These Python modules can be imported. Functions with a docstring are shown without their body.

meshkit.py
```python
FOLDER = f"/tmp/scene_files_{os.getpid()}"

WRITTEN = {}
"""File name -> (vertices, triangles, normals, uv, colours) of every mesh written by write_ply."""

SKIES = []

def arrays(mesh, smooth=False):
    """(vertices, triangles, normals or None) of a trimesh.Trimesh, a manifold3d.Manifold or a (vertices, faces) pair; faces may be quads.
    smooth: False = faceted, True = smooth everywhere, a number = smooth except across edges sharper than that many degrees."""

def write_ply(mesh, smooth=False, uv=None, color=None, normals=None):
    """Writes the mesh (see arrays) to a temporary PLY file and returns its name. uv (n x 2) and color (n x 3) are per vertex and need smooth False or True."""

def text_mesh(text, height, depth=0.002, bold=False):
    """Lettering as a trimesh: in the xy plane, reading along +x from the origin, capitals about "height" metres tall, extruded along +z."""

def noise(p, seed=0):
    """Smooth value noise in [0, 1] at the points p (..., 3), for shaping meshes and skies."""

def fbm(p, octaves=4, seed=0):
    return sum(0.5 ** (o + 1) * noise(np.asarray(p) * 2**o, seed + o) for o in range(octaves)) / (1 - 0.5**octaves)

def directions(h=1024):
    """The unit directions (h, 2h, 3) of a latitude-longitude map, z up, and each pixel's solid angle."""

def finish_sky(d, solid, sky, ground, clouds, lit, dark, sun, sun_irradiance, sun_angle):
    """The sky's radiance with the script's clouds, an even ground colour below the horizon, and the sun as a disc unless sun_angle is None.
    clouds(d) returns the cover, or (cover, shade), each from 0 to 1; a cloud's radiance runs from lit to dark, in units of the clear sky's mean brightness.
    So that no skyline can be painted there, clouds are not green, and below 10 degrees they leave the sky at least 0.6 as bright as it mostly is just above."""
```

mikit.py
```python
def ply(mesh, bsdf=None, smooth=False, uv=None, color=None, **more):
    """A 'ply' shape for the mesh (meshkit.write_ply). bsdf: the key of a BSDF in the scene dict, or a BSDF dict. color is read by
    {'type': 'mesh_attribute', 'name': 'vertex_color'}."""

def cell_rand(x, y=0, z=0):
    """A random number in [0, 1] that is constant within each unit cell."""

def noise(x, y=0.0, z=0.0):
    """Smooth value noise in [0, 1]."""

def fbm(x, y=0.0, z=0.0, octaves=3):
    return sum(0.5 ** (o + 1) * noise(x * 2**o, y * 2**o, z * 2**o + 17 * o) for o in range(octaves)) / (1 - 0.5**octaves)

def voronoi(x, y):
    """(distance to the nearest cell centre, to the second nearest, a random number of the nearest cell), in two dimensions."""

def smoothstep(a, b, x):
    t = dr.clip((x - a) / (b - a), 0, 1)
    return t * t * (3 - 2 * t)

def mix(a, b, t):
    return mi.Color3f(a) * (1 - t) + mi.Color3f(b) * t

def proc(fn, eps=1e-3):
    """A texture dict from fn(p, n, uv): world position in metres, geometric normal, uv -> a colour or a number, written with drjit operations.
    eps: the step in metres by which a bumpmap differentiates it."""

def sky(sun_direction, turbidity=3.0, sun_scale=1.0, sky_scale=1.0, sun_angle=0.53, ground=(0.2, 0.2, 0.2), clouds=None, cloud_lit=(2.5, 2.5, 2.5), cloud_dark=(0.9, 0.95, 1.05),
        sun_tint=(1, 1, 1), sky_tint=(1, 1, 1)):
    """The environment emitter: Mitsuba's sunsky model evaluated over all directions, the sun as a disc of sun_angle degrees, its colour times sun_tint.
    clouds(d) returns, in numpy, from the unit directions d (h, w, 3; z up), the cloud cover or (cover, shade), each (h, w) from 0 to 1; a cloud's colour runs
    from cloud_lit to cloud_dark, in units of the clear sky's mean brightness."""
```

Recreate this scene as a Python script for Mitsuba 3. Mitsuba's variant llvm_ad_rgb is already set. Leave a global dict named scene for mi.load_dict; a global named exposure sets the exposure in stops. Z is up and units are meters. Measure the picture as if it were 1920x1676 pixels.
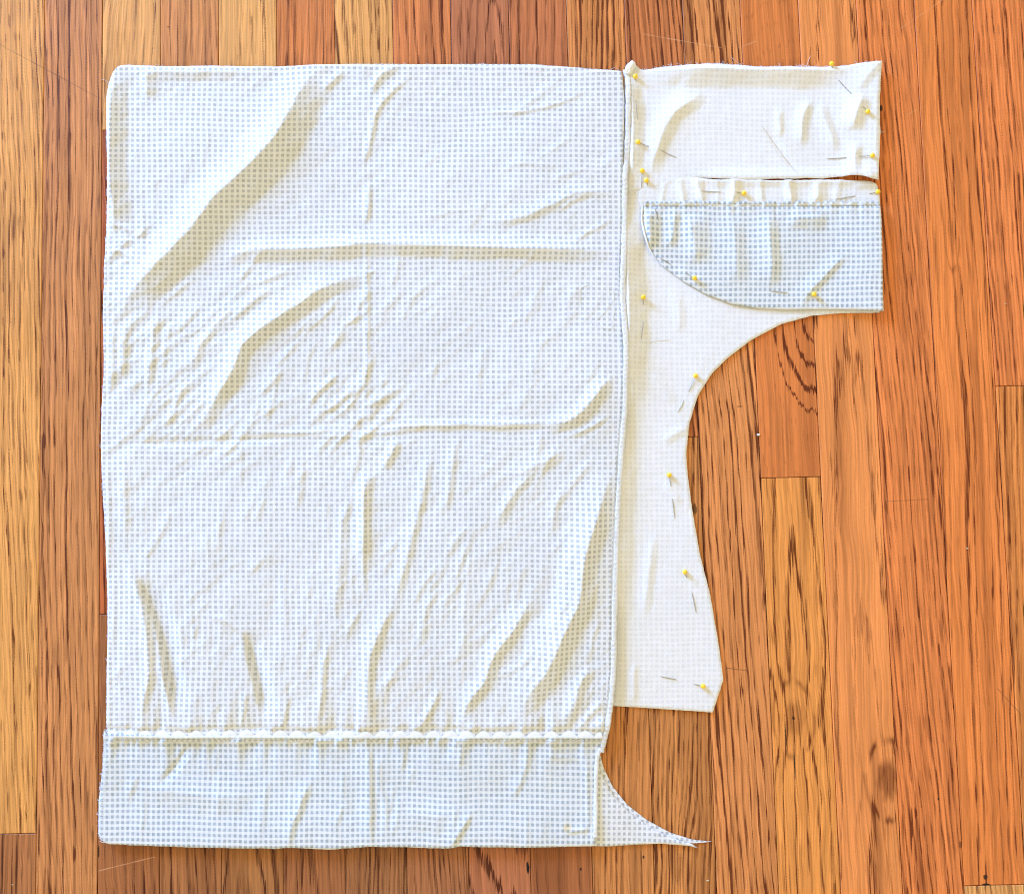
import math
import numpy as np
import trimesh
import shapely
import drjit as dr
import mitsuba as mi
import mikit
import meshkit
from scipy.spatial import Delaunay, cKDTree
from shapely.geometry import Polygon, LineString

scene, labels = {}, {}
T = mi.ScalarTransform4f

# ------------------------------------------------------------------ camera, lights, exposure
PW, PH, F = 1920.0, 1676.0, 2200.0          # the photograph's size and focal length in its pixels
DIST, TILT = 1.1186, math.radians(5.0)      # hand-held, looking down, leaning slightly
CAM = np.array([0.0, -DIST * math.sin(TILT), DIST * math.cos(TILT)])
FWD = np.array([0.0, math.sin(TILT), -math.cos(TILT)])
RIGHT = np.array([1.0, 0.0, 0.0])
UP = np.array([0.0, math.cos(TILT), math.sin(TILT)])
MPP = 0.0005084                             # metres of floor per photo pixel at the centre

scene['camera'] = {'type': 'perspective', 'fov': 2 * math.degrees(math.atan(PW / 2 / F)), 'fov_axis': 'x',
                   'near_clip': 0.05, 'far_clip': 40.0,
                   'to_world': T().look_at(origin=CAM.tolist(), target=[0, 0, 0], up=[0, 1, 0])}
exposure = 0.04
# the room: cool daylight from a window to the upper left, warm light from the room itself
KEY_AZ, KEY_EL, KEY_R = math.radians(136), math.radians(16.5), 4.6
kp = KEY_R * np.array([math.cos(KEY_AZ) * math.cos(KEY_EL), math.sin(KEY_AZ) * math.cos(KEY_EL), math.sin(KEY_EL)])
KEY = 18.2
scene['window'] = {'type': 'rectangle',
                   'to_world': T().look_at(origin=kp.tolist(), target=[0, 0, 0], up=[0, 0, 1]) @ T().scale([0.75, 0.85, 1]),
                   'bsdf': {'type': 'diffuse', 'reflectance': {'type': 'rgb', 'value': [0.8, 0.8, 0.8]}},
                   'emitter': {'type': 'area', 'radiance': {'type': 'rgb', 'value': [1.00 * KEY, 1.85 * KEY, 4.0 * KEY]}}}
labels['window'] = {'label': 'bright daylight window beyond the upper left of the picture', 'category': 'window'}
scene['room_light'] = {'type': 'constant', 'radiance': {'type': 'rgb', 'value': [0.95, 0.85, 0.59]}}


def px2w(x, y):
    """A point of the floor (z = 0) where the photo's pixel (x, y) looks."""
    x, y = np.asarray(x, float), np.asarray(y, float)
    d = FWD + ((x - PW / 2) / F)[..., None] * RIGHT - ((y - PH / 2) / F)[..., None] * UP
    t = -CAM[2] / d[..., 2]
    return (CAM + t[..., None] * d)[..., :2]


def w2px(p):
    q = np.column_stack([p[:, 0], p[:, 1], np.zeros(len(p))]) - CAM
    z = q @ FWD
    return np.column_stack([PW / 2 + F * (q @ RIGHT) / z, PH / 2 - F * (q @ UP) / z])


def numbered(name):
    if name not in scene and not any(k.startswith(name + '__') for k in scene) and name not in labels:
        return name
    i = 1
    while f'{name}_{i:03d}' in scene or f'{name}_{i:03d}' in labels or any(k.startswith(f'{name}_{i:03d}__') for k in scene):
        i += 1
    return f'{name}_{i:03d}'


def sst(a, b, x):
    t = np.clip((x - a) / (b - a), 0, 1)
    return t * t * (3 - 2 * t)


def nz(x, y, s=0):
    return meshkit.noise(np.stack([np.asarray(x, float), np.asarray(y, float), np.full(np.shape(x), 0.37 + s)], -1), s) - 0.5


def srgb(r, g, b, k=1.0):
    c = np.array([r, g, b]) / 255.0
    return np.where(c <= 0.04045, c / 12.92, ((c + 0.055) / 1.055) ** 2.4) * k


# ------------------------------------------------------------------ materials
# --- oak planks: uv = (100 * plank + across in metres, along in metres); one row of this table per plank
PLANKS = []       # (r, g, b, pith across, pith depth, depth slope, ring width, contrast, seed, along of apex, grain tilt)
MARKS = []        # (across, along, plank, rx, ry, darkness) knots, holes
KNOTS = []
SCRATCH = []      # world segments (x0, y0, x1, y1, light?)


def build_wood():
    tab = np.array(PLANKS, float)
    cols = [mi.Float(np.ascontiguousarray(tab[:, i])) for i in range(tab.shape[1])]
    n_, fb, cr, ss = mikit.noise, mikit.fbm, mikit.cell_rand, mikit.smoothstep

    def parts(p, uv):
        idx = dr.floor((uv.x + 50.0) / 100.0)
        i = mi.UInt32(dr.clip(idx, 0, len(tab) - 1))
        a, l = uv.x - idx * 100.0, uv.y
        g = [dr.gather(mi.Float, c, i) for c in cols]
        return i, a, l, g

    def wood(p, n, uv):
        i, a, l, g = parts(p, uv)
        base = mi.Color3f(g[0], g[1], g[2])
        cx, d0, sl, rw, con, sd, l0, tilt, lm, pst = g[3:]
        # knots bend the grain round them
        knot = mi.Float(0)
        aa = a
        for (ka, kl, kp_, rx, ry, dk) in KNOTS:
            on = dr.select(i == kp_, 1.0, 0.0)
            da, dl = (a - ka) / rx, (l - kl) / ry
            q = dr.sqrt(da * da + dl * dl + 1e-6)
            aa = aa + on * da * rx * 0.9 * dr.exp(-q * q * 0.22)
            knot = dr.maximum(knot, on * dk * 1.1 * ss(0.30, 0.62, n_(a * 150, l * 60, 6.6)) * dr.exp(-dr.square((q + 0.25 * (n_(a * 500, l * 60, 4.4) - 0.5) - 1.75) / 0.16)))
            knot = dr.maximum(knot, on * dk * (1 - ss(0.45, 1.15, q + 0.35 * (n_(a * 400, l * 130, 3.1) - 0.5))))
        fine = n_(a * 1500, l * 45, sd) - 0.5
        wob = (n_(l * 3.1, sd) - 0.5) * 0.010 + (n_(l * 11, a * 30, sd) - 0.5) * 0.0045 + tilt * (l - lm)
        xx = aa - cx + wob
        dd = d0 + sl * (l - l0) + (n_(l * 5, sd + 4.0) - 0.5) * 0.004
        ph = dr.sqrt(xx * xx + dd * dd) / rw + fine * 0.28 + (n_(a * 260, l * 9, sd) - 0.5) * 0.35
        ring = dr.floor(ph)
        f = ph - ring
        rs = dr.select(sl > 0.3, 0.9, cr(ring, sd))
        wid = dr.clip(0.0030 / rw * (0.45 + 1.0 * cr(ring, sd, 5)), 0.10, 0.8)
        band = ss(0.0, 0.10, f) * (1 - ss(wid * 0.6, wid, f)) * (0.25 + 0.75 * rs)
        # pores: short dark dashes along the grain, crowded in the bands, and long wavering lines
        a2 = a + tilt * (l - lm) + (n_(l * 9, a * 25, sd + 3) - 0.5) * 0.0050 + (n_(l * 26, a * 45, sd + 1) - 0.5) * 0.0030 + (n_(l * 90, a * 200, sd) - 0.5) * 0.0007
        po = n_(a2 * 820, l * 60 + 31 * sd, sd)
        po2 = n_(a2 * 1050 + 9, l * 27, sd + 2)
        lines = n_(a2 * 560, l * 5.0, sd + 7)
        pores = ss(0.66, 0.88, po) * (0.26 + 0.9 * band)
        pores = dr.maximum(pores, ss(0.58, 0.92, po2) * (0.40 + 0.7 * band))
        lin = ss(0.60, 0.84, lines) * ss(0.30, 0.75, n_(a * 420, l * 44, sd + 5))
        streak = ss(0.62, 0.88, n_(a * 95, l * 2.6, sd + 11)) * (0.4 + 0.6 * n_(l * 7, a * 60, sd))
        tone = 1 + 0.22 * (fb(a * 60, l * 6, sd) - 0.5) + 0.22 * (lines - 0.5) + 0.42 * (n_(a2 * 1150, l * 16, sd) - 0.5)
        rs2 = dr.select(sl > 0.3, 1 - ss(4.3, 4.8, ph), 1.0)
        k = con * 0.80 * band * rs2 * (0.08 + 0.40 * lines + 1.15 * n_(a2 * 1200, l * 42, sd + 13)) + pst * (0.80 * pores + 0.45 * lin) + 0.30 * con * streak + 0.9 * knot
        k = dr.clip(k, 0, 0.95)
        dark = mi.Color3f(0.16, 0.075, 0.03) * base
        col = mikit.mix(base * tone, dark, k)
        for (ma, ml, mp, rx, ry, dk) in MARKS:
            on = dr.select(i == mp, 1.0, 0.0)
            q = dr.sqrt(dr.square((a - ma) / rx) + dr.square((l - ml) / ry)) + 0.6 * (n_(a * 900, l * 500, 1.7) - 0.5)
            col = mikit.mix(col, mi.Color3f(0.012, 0.008, 0.006), on * dk * (1 - ss(0.6, 1.1, q)))
        for (x0, y0, x1, y1, lt) in SCRATCH:
            ex, ey = x1 - x0, y1 - y0
            L2 = ex * ex + ey * ey
            t = dr.clip(((p.x - x0) * ex + (p.y - y0) * ey) / L2, 0, 1)
            dist = dr.sqrt(dr.square(p.x - x0 - t * ex) + dr.square(p.y - y0 - t * ey)) + 0.0004 * (n_(p.x * 90, p.y * 90, 5) - 0.5)
            m = (1 - ss(0.00015, 0.00055, dist)) * (0.35 + 0.65 * n_(p.x * 130, p.y * 130, 8))
            col = mikit.mix(col, mi.Color3f(0.75, 0.42, 0.22) if lt else mi.Color3f(0.10, 0.04, 0.02), m * (0.55 if lt else 0.7))
        return col

    def rough(p, n, uv):
        return 0.42 + 0.16 * mikit.noise(p.x * 60, p.y * 40, 2)

    def relief(p, n, uv):
        i, a, l, g = parts(p, uv)
        return 0.00012 * (n_(a * 1050, l * 38 + 31 * g[8], g[8])) + 0.0001 * n_(a * 620, l * 6.0, g[8] + 7)

    scene['oak'] = {'type': 'twosided', 'b': {'type': 'bumpmap', 'arbitrary': mikit.proc(relief, 4e-4), 'scale': 1.0,
                    'b': {'type': 'principled', 'base_color': mikit.proc(wood), 'roughness': mikit.proc(rough), 'specular': 0.2}}}


def check(white, stripe_u, stripe_v, square, centre, tints=()):
    """A small woven check: squares where two sets of stripes cross. uv is in checks."""
    W, SU, SV, SQ, CE = (mi.Color3f(*map(float, c)) for c in (white, stripe_u, stripe_v, square, centre))
    ss = mikit.smoothstep

    def fn(p, n, uv):
        u = uv.x + 0.05 * (mikit.noise(uv.x * 1.9, uv.y * 0.8, 2) - 0.5)
        v = uv.y + 0.05 * (mikit.noise(uv.x * 0.8, uv.y * 1.9, 6) - 0.5)
        iu, iv = dr.floor(u), dr.floor(v)
        fu, fv = dr.abs(u - iu - 0.5), dr.abs(v - iv - 0.5)
        su, sv = 1 - ss(0.20, 0.33, fu), 1 - ss(0.20, 0.33, fv)
        c = mikit.mix(W, SU, su * 0.9)
        c = mikit.mix(c, SV, sv * 0.9)
        sq = su * sv
        c = mikit.mix(c, SQ, sq * (0.78 + 0.30 * mikit.cell_rand(iu, iv, 3)))
        inner = (1 - ss(0.05, 0.16, fu)) * (1 - ss(0.05, 0.16, fv))
        c = mikit.mix(c, CE, inner * (0.35 + 0.6 * mikit.cell_rand(iu, iv, 9)))
        # weave slubs and slight unevenness of the old cotton
        c = c * (1 + 0.07 * (mikit.noise(uv.x * 7.1, uv.y * 0.7, 4) - 0.5) + 0.07 * (mikit.noise(uv.x * 0.7, uv.y * 7.1, 9) - 0.5)
                 + 0.06 * (mikit.fbm(uv.x * 0.12, uv.y * 0.12, 1) - 0.5))
        for (sx, sy, r, col, k) in tints:
            q = dr.sqrt(dr.square(p.x - sx) + dr.square(p.y - sy)) / r + 0.5 * (mikit.noise(p.x * 220, p.y * 220, 3) - 0.5)
            c = c * mikit.mix(mi.Color3f(1.0), mi.Color3f(*col), k * (1 - ss(0.3, 1.1, q)))
        return c

    def weave(p, n, uv):
        return 0.00014 * mikit.noise(uv.x * 2.6, uv.y * 2.2, 3) + 0.00012 * mikit.noise(uv.x * 8, uv.y * 8, 7)

    return {'type': 'twosided', 'b': {'type': 'bumpmap', 'arbitrary': mikit.proc(weave, 8e-4), 'scale': 1.0,
            'b': {'type': 'diffuse', 'reflectance': mikit.proc(fn)}}}


tint_w = px2w(1066, 1549)  # centre of a small warm yellow spot coloured into the band
scene['check_inside'] = check((.765, .765, .755), (.72, .725, .725), (.725, .73, .73), (.405, .42, .43), (.53, .545, .555))
scene['check_outside'] = check((.75, .755, .745), (.675, .70, .71), (.63, .665, .68), (.315, .36, .39), (.41, .45, .48),
                               [(float(tint_w[0]), float(tint_w[1]), 0.006, (1.0, .80, .42), 0.7)])
scene['check_pale'] = check((.775, .765, .745), (.755, .745, .725), (.755, .745, .725), (.665, .66, .65), (.715, .71, .70))


def plain(rgb, rough=0.6, metallic=0.0, spec=0.3):
    return {'type': 'principled', 'base_color': {'type': 'rgb', 'value': list(map(float, rgb))}, 'roughness': rough, 'metallic': metallic, 'specular': spec}


scene['white_trim'] = {'type': 'twosided', 'b': {'type': 'diffuse', 'reflectance': mikit.proc(
    lambda p, n, uv: mi.Color3f(.79, .79, .78) * (0.94 + 0.10 * mikit.noise(p.x * 1500, p.y * 1500, 1)))}}
scene['white_thread'] = {'type': 'twosided', 'b': {'type': 'diffuse', 'reflectance': {'type': 'rgb', 'value': [.76, .77, .77]}}}
scene['grey_thread'] = {'type': 'twosided', 'b': {'type': 'diffuse', 'reflectance': {'type': 'rgb', 'value': [.30, .31, .33]}}}
scene['tan_thread'] = {'type': 'twosided', 'b': {'type': 'diffuse', 'reflectance': {'type': 'rgb', 'value': [.55, .43, .27]}}}
scene['yellow_bead'] = {'type': 'principled', 'base_color': {'type': 'rgb', 'value': [.88, .60, .03]}, 'roughness': 0.25, 'specular': 0.5, 'clearcoat': 0.4}
scene['pin_steel'] = {'type': 'twosided', 'b': plain((.42, .39, .34), 0.36, 0.85)}
scene['subfloor'] = {'type': 'twosided', 'b': {'type': 'diffuse', 'reflectance': {'type': 'rgb', 'value': [.02, .014, .01]}}}

# ------------------------------------------------------------------ the floor: oak strip planks
vp = FWD + ((330 - 960) / F) * RIGHT - ((-24174 - 838) / F) * UP
PD = vp[:2] / np.linalg.norm(vp[:2])                       # along the planks
PN = np.array([PD[1], -PD[0]])                             # across, to the right
s0 = float(px2w(192 - 9 * 778 / 1580, 838) @ PN)
s14 = float(px2w(192 + 108.9 * 14 + (1807 - 192 - 108.9 * 14) * 778 / 1580, 838) @ PN)
PITCH = (s14 - s0) / 14

rng = np.random.default_rng(11)


def along(k, y):
    """Plank coordinate of photo row y on plank k."""
    x = 192 + 108.9 * (k + .5) + (183 + 116 * (k + .5) - 192 - 108.9 * (k + .5)) * (y - 60) / 1580
    return float(px2w(x, y) @ PD)


K = np.array([0.97, 0.92, 0.80])
# plank k: list of (row at which the piece ends or None, colour, style, contrast); from the top of the photo downwards
L_, R_, C_ = 'line', 'rift', 'flat'
SPEC = {
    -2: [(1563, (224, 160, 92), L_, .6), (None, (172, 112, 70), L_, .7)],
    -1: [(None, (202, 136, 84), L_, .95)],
    0: [(243, (222, 162, 98), R_, .7), (1150, (184, 100, 56), L_, .8), (None, (164, 104, 64), R_, .9)],
    1: [(760, (204, 138, 84), R_, 1.0), (None, (168, 110, 68), R_, 1.15)],
    2: [(600, (222, 164, 100), C_, 1.0), (None, (168, 112, 68), C_, 1.2)],
    3: [(980, (204, 126, 72), R_, .95), (None, (162, 104, 66), C_, 1.1)],
    4: [(500, (222, 162, 98), R_, .75), (None, (160, 106, 68), L_, .8)],
    5: [(860, (204, 126, 76), R_, 1.15), (None, (172, 112, 74), L_, .8)],
    6: [(None, (178, 112, 78), C_, 1.45)],
    7: [(700, (186, 114, 74), R_, 1.25), (None, (168, 104, 66), C_, 1.1)],
    8: [(1000, (214, 140, 82), L_, 1.0), (None, (204, 136, 80), L_, .9)],
    9: [(820, (196, 120, 72), L_, 1.3), (None, (206, 138, 80), L_, .9)],
    10: [(None, (214, 140, 84), R_, 1.7)],
    11: [(895, (208, 124, 68), C_, 1.35), (None, (226, 150, 80), C_, .95)],
    12: [(None, (226, 144, 84), C_, 1.15)],
    13: [(None, (224, 134, 76), L_, .85)],
    14: [(1659, (224, 134, 72), R_, .9), (None, (226, 166, 104), L_, .7)],
    15: [(723, (226, 134, 76), L_, .8), (None, (222, 140, 76), L_, 1.0)],
}
floor_z = 0.0
GAP = 0.0006
plank_meshes = []
PIECE = {}


def plank(k, l0, l1, colour, style, con):
    idx = len(PLANKS)
    seed = float(idx * 3 + 1)
    lm = (l0 + l1) / 2
    r_ = rng.random
    if style == L_:
        par = [0.14 + .2 * r_(), .02, 0.0, 0.0042 + .002 * r_()]
    elif style == R_:
        par = [0.045 + .03 * r_() if r_() < .5 else -0.045 - .03 * r_(), .012, 0.012, 0.006 + .003 * r_()]
    else:
        par = [(r_() - .5) * .02, .006, 0.075 + .03 * r_(), 0.0085 + .003 * r_()]
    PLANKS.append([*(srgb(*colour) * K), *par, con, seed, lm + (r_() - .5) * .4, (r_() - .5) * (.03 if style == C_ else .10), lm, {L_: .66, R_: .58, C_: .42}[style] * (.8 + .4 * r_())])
    a0, a1 = s0 + k * PITCH + GAP / 2, s0 + (k + 1) * PITCH - GAP / 2
    b0, b1 = l0 + GAP / 2, l1 - GAP / 2
    c, top = 0.00045, floor_z - .00002 - .00022 * r_()
    rings = []
    for inset, z in ((0, -.012), (0, top - c * .8), (c, top)):
        rings.append([(a0 + inset, b0 + inset, z), (a1 - inset, b0 + inset, z), (a1 - inset, b1 - inset, z), (a0 + inset, b1 - inset, z)])
    q = np.array(sum(rings, []))
    v = np.column_stack([q[:, :1] * PN + q[:, 1:2] * PD, q[:, 2]])
    f = []
    for ring in (0, 4):
        for i in range(4):
            j = (i + 1) % 4
            f += [(ring + i, ring + j, ring + 4 + j), (ring + i, ring + 4 + j, ring + 4 + i)]
    f += [(8, 9, 10), (8, 10, 11)]
    v = v[np.array(f).ravel()]                     # facets keep hard edges
    q2 = q[np.array(f).ravel()]
    uv = np.column_stack([100.0 * idx + q2[:, 0] - (s0 + (k + .5) * PITCH), q2[:, 1]])
    plank_meshes.append((trimesh.Trimesh(v, np.arange(len(v)).reshape(-1, 3), process=False), uv))
    PIECE.setdefault(k, []).append((l0, l1, idx))
    return idx


LMAX = 0.95
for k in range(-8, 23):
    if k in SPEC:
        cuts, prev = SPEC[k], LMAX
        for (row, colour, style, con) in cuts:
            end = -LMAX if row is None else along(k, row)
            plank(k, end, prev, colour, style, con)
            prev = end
    else:
        m = (rng.random() - .5) * 1.2
        for lo, hi in ((m, LMAX), (-LMAX, m)):
            plank(k, lo, hi, [(205, 135, 80), (190, 118, 70), (215, 150, 90), (196, 112, 62)][rng.integers(4)], [L_, R_, C_][rng.integers(3)], .9 + .3 * rng.random())


# the boards beyond the picture, so that the floor goes on
near_count = len(plank_meshes)
rng = np.random.default_rng(23)
for k in range(-30, 46):
    spans = [(.95, 2.3), (-2.3, -.95)] if -8 <= k < 23 else [(-.4 + .8 * rng.random(), 2.3)]
    if len(spans) == 1:
        spans.append((-2.3, spans[0][0]))
    for lo, hi in spans:
        plank(k, lo, hi, [(205, 135, 80), (190, 118, 70), (215, 150, 90), (196, 112, 62)][rng.integers(4)], [L_, R_, C_][rng.integers(3)], .9 + .3 * rng.random())


def on_plank(x, y):
    """(across, along, plank index) of a photo pixel."""
    w = px2w(x, y)
    s, l = float(w @ PN), float(w @ PD)
    k = math.floor((s - s0) / PITCH)
    idx = next(i for lo, hi, i in PIECE[k] if lo <= l <= hi)
    return s - (s0 + (k + .5) * PITCH), l, idx


# the plank whose open U-shaped figure ends at the armhole: rings centred beyond its right edge
i = on_plank(1480, 700)[2]
u_al = on_plank(1530, 600)[1]
PLANKS[i][3:7] = [0.0270, 0.0, 0.43, 0.0098]
PLANKS[i][9] = u_al
PLANKS[i][10] = 0.0
PLANKS[i][7] = 1.9
PLANKS[i][12] = .35
i = on_plank(1490, 1300)[2]
PLANKS[i][3:7] = [-0.002, 0.004, 0.06, 0.0105]
PLANKS[i][9] = on_plank(1490, 1330)[1]
PLANKS[i][12] = .75
PLANKS[i][7] = 1.2
i = on_plank(1610, 1300)[2]
PLANKS[i][3:7] = [0.003, 0.004, 0.062, 0.0135]
PLANKS[i][12] = .34
PLANKS[i][9] = on_plank(1610, 1480)[1]
PLANKS[i][7] = 1.75
i = on_plank(903, 60)[2]
PLANKS[i][3:7] = [on_plank(938, 60)[0], 0.003, 0.16, 0.0085]
PLANKS[i][9] = on_plank(938, 85)[1]
i = on_plank(465, 60)[2]
PLANKS[i][3:7] = [on_plank(440, 60)[0], 0.004, 0.09, 0.0095]
PLANKS[i][9] = on_plank(440, 220)[1]
for (x, y, rx, ry, dk) in ((1488, 1348, .011, .020, .42), (1666, 1462, .012, .021, .72), (1784, 440, .004, .020, .35), (1265, 1618, .008, .02, .3)):
    a, l, idx = on_plank(x, y)
    KNOTS.append((a, l, idx, rx, ry, dk))
for (x, y, rx, ry, dk) in ((990, 1626, .0016, .0062, 1), (1089, 1629, .0012, .002, .9), (1207, 1606, .0012, .002, .9), (1849, 1658, .0050, .0014, 1), (1848, 1644, .002, .0025, .9),
                           (1473, 1379, .0007, .019, .9), (1490, 1432, .0007, .016, .9), (1488, 1346, .0016, .002, .8), (316, 51, .0022, .0006, .8), (1387, 762, .003, .0006, .7),
                           (1652, 203, .0018, .0035, .9), (184, 1596, .0014, .006, .85), (1303, 955, .0025, .006, .7), (1760, 1497, .0012, .0012, .9), (1801, 1583, .0015, .004, .6)):
    a, l, idx = on_plank(x, y)
    MARKS.append((a, l, idx, rx, ry, dk))
for (x0, y0, x1, y1, lt) in ((0, 84, 196, 190, 0), (1690, 53, 1768, 0, 1), (1205, 64, 1352, 90, 1), (185, 1632, 290, 1606, 1), (1362, 1252, 1402, 1257, 0), (1700, 215, 1726, 203, 1),
                            (1660, 940, 1740, 936, 0), (1870, 1290, 1920, 1345, 0), (1385, 90, 1418, 78, 1)):
    a, b = px2w(x0, y0), px2w(x1, y1)
    SCRATCH.append((*map(float, a), *map(float, b), lt))
build_wood()

scene['floor'] = mikit.ply(trimesh.creation.box(extents=[5, 5, .02], transform=trimesh.transformations.translation_matrix([0, 0, -.022])), 'subfloor')
labels['floor'] = {'label': 'oak strip floor of narrow planks under the cloth', 'kind': 'structure', 'category': 'floor'}
far = trimesh.util.concatenate([m for m, _ in plank_meshes[near_count:]])
scene['floor__far_planks'] = mikit.ply(far, 'oak', uv=np.vstack([u for _, u in plank_meshes[near_count:]]))
labels['floor__far_planks'] = {'label': 'oak boards beyond the edges of the picture', 'kind': 'stuff'}
for i, (m, uv) in enumerate(plank_meshes[:near_count]):
    scene['floor__plank' + (f'_{i:03d}' if i else '')] = mikit.ply(m, 'oak', uv=uv)

# ------------------------------------------------------------------ folds of cloth
DARKDIR = np.array([0.72, 0.69])          # in the photo, the way folds fall away from the window


def densify(pts, step=2.0):
    p = np.asarray(pts, float)
    seg = np.linalg.norm(np.diff(p, axis=0), axis=1)
    t = np.concatenate([[0], np.cumsum(seg)])
    n = max(3, int(t[-1] / step) + 1)
    from scipy.interpolate import PchipInterpolator
    return PchipInterpolator(t, p)(np.linspace(0, t[-1], n))


def ramp(t):
    """1 at t = 0 falling to 0 at t = 1: a crisp crest, a straight slope, a soft foot."""
    t = np.clip(t, 0, 1)
    a, b = .08, .78
    k = 1 / (b - a / 2 + (1 - b) / 2)
    v = np.where(t < a, t * t / (2 * a), np.where(t < b, t - a / 2, b - a / 2 + (t - b) - (t - b) ** 2 / (2 * (1 - b))))
    return 1 - v * k


def fold_height(x, y, folds):
    h = np.zeros(len(x))
    P = np.column_stack([x, y])
    for (strength, w1, w2, pts) in folds:
        c = densify(pts)
        ws = max(w1, w2) + 8
        lo, hi = c.min(0) - ws, c.max(0) + ws
        sel = np.where((x > lo[0]) & (x < hi[0]) & (y > lo[1]) & (y < hi[1]))[0]
        if not len(sel):
            continue
        q = P[sel]
        tan = np.gradient(c, axis=0)
        for _ in range(6):
            tan[1:-1] = (tan[:-2] + 2 * tan[1:-1] + tan[2:]) / 4
        tan /= np.linalg.norm(tan, axis=1, keepdims=True)
        nrm = np.column_stack([-tan[:, 1], tan[:, 0]])
        flip = np.sign((nrm @ DARKDIR).sum()) or 1.0
        nrm *= flip
        dist, j = cKDTree(c).query(q)
        d = np.sign(np.einsum('ij,ij->i', q - c[j], nrm[j])) * dist
        s = j / (len(c) - 1)
        end = np.where((j == 0) | (j == len(c) - 1), np.abs(np.einsum('ij,ij->i', q - c[j], tan[j])), 0)
        tap = sst(-.03, .30, s) * sst(-.03, .30, 1 - s)
        tap = tap * (1 - sst(0, 20, end))
        wob = 1 + .35 * nz(q[:, 0] / 23, q[:, 1] / 23, 5)
        d = d + 3.0 * nz(q[:, 0] / 31, q[:, 1] / 31, 15) + 1.6 * nz(q[:, 0] / 12, q[:, 1] / 12, 16)
        prof = np.where(d < 0, (1 - np.clip(-d / (w1 * wob), 0, 1)) ** 1.75, ramp(d / (w2 * wob)))
        h[sel] += strength * w2 * MPP * .37 * prof * tap
    return h


def crease_noise(x, y, amp, seed, ang=0.9, sx=26, sy=90):
    ca, sa = math.cos(ang), math.sin(ang)
    u, v = (x * ca + y * sa), (-x * sa + y * ca)
    w = 14 * nz(x / 60, y / 60, seed + 3)
    n = np.abs(nz((u + w) / sx, v / sy, seed)) * 2 + np.abs(nz((u + w) / (sx * .45), v / (sy * .5), seed + 1))
    return amp * (1 - n)


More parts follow.
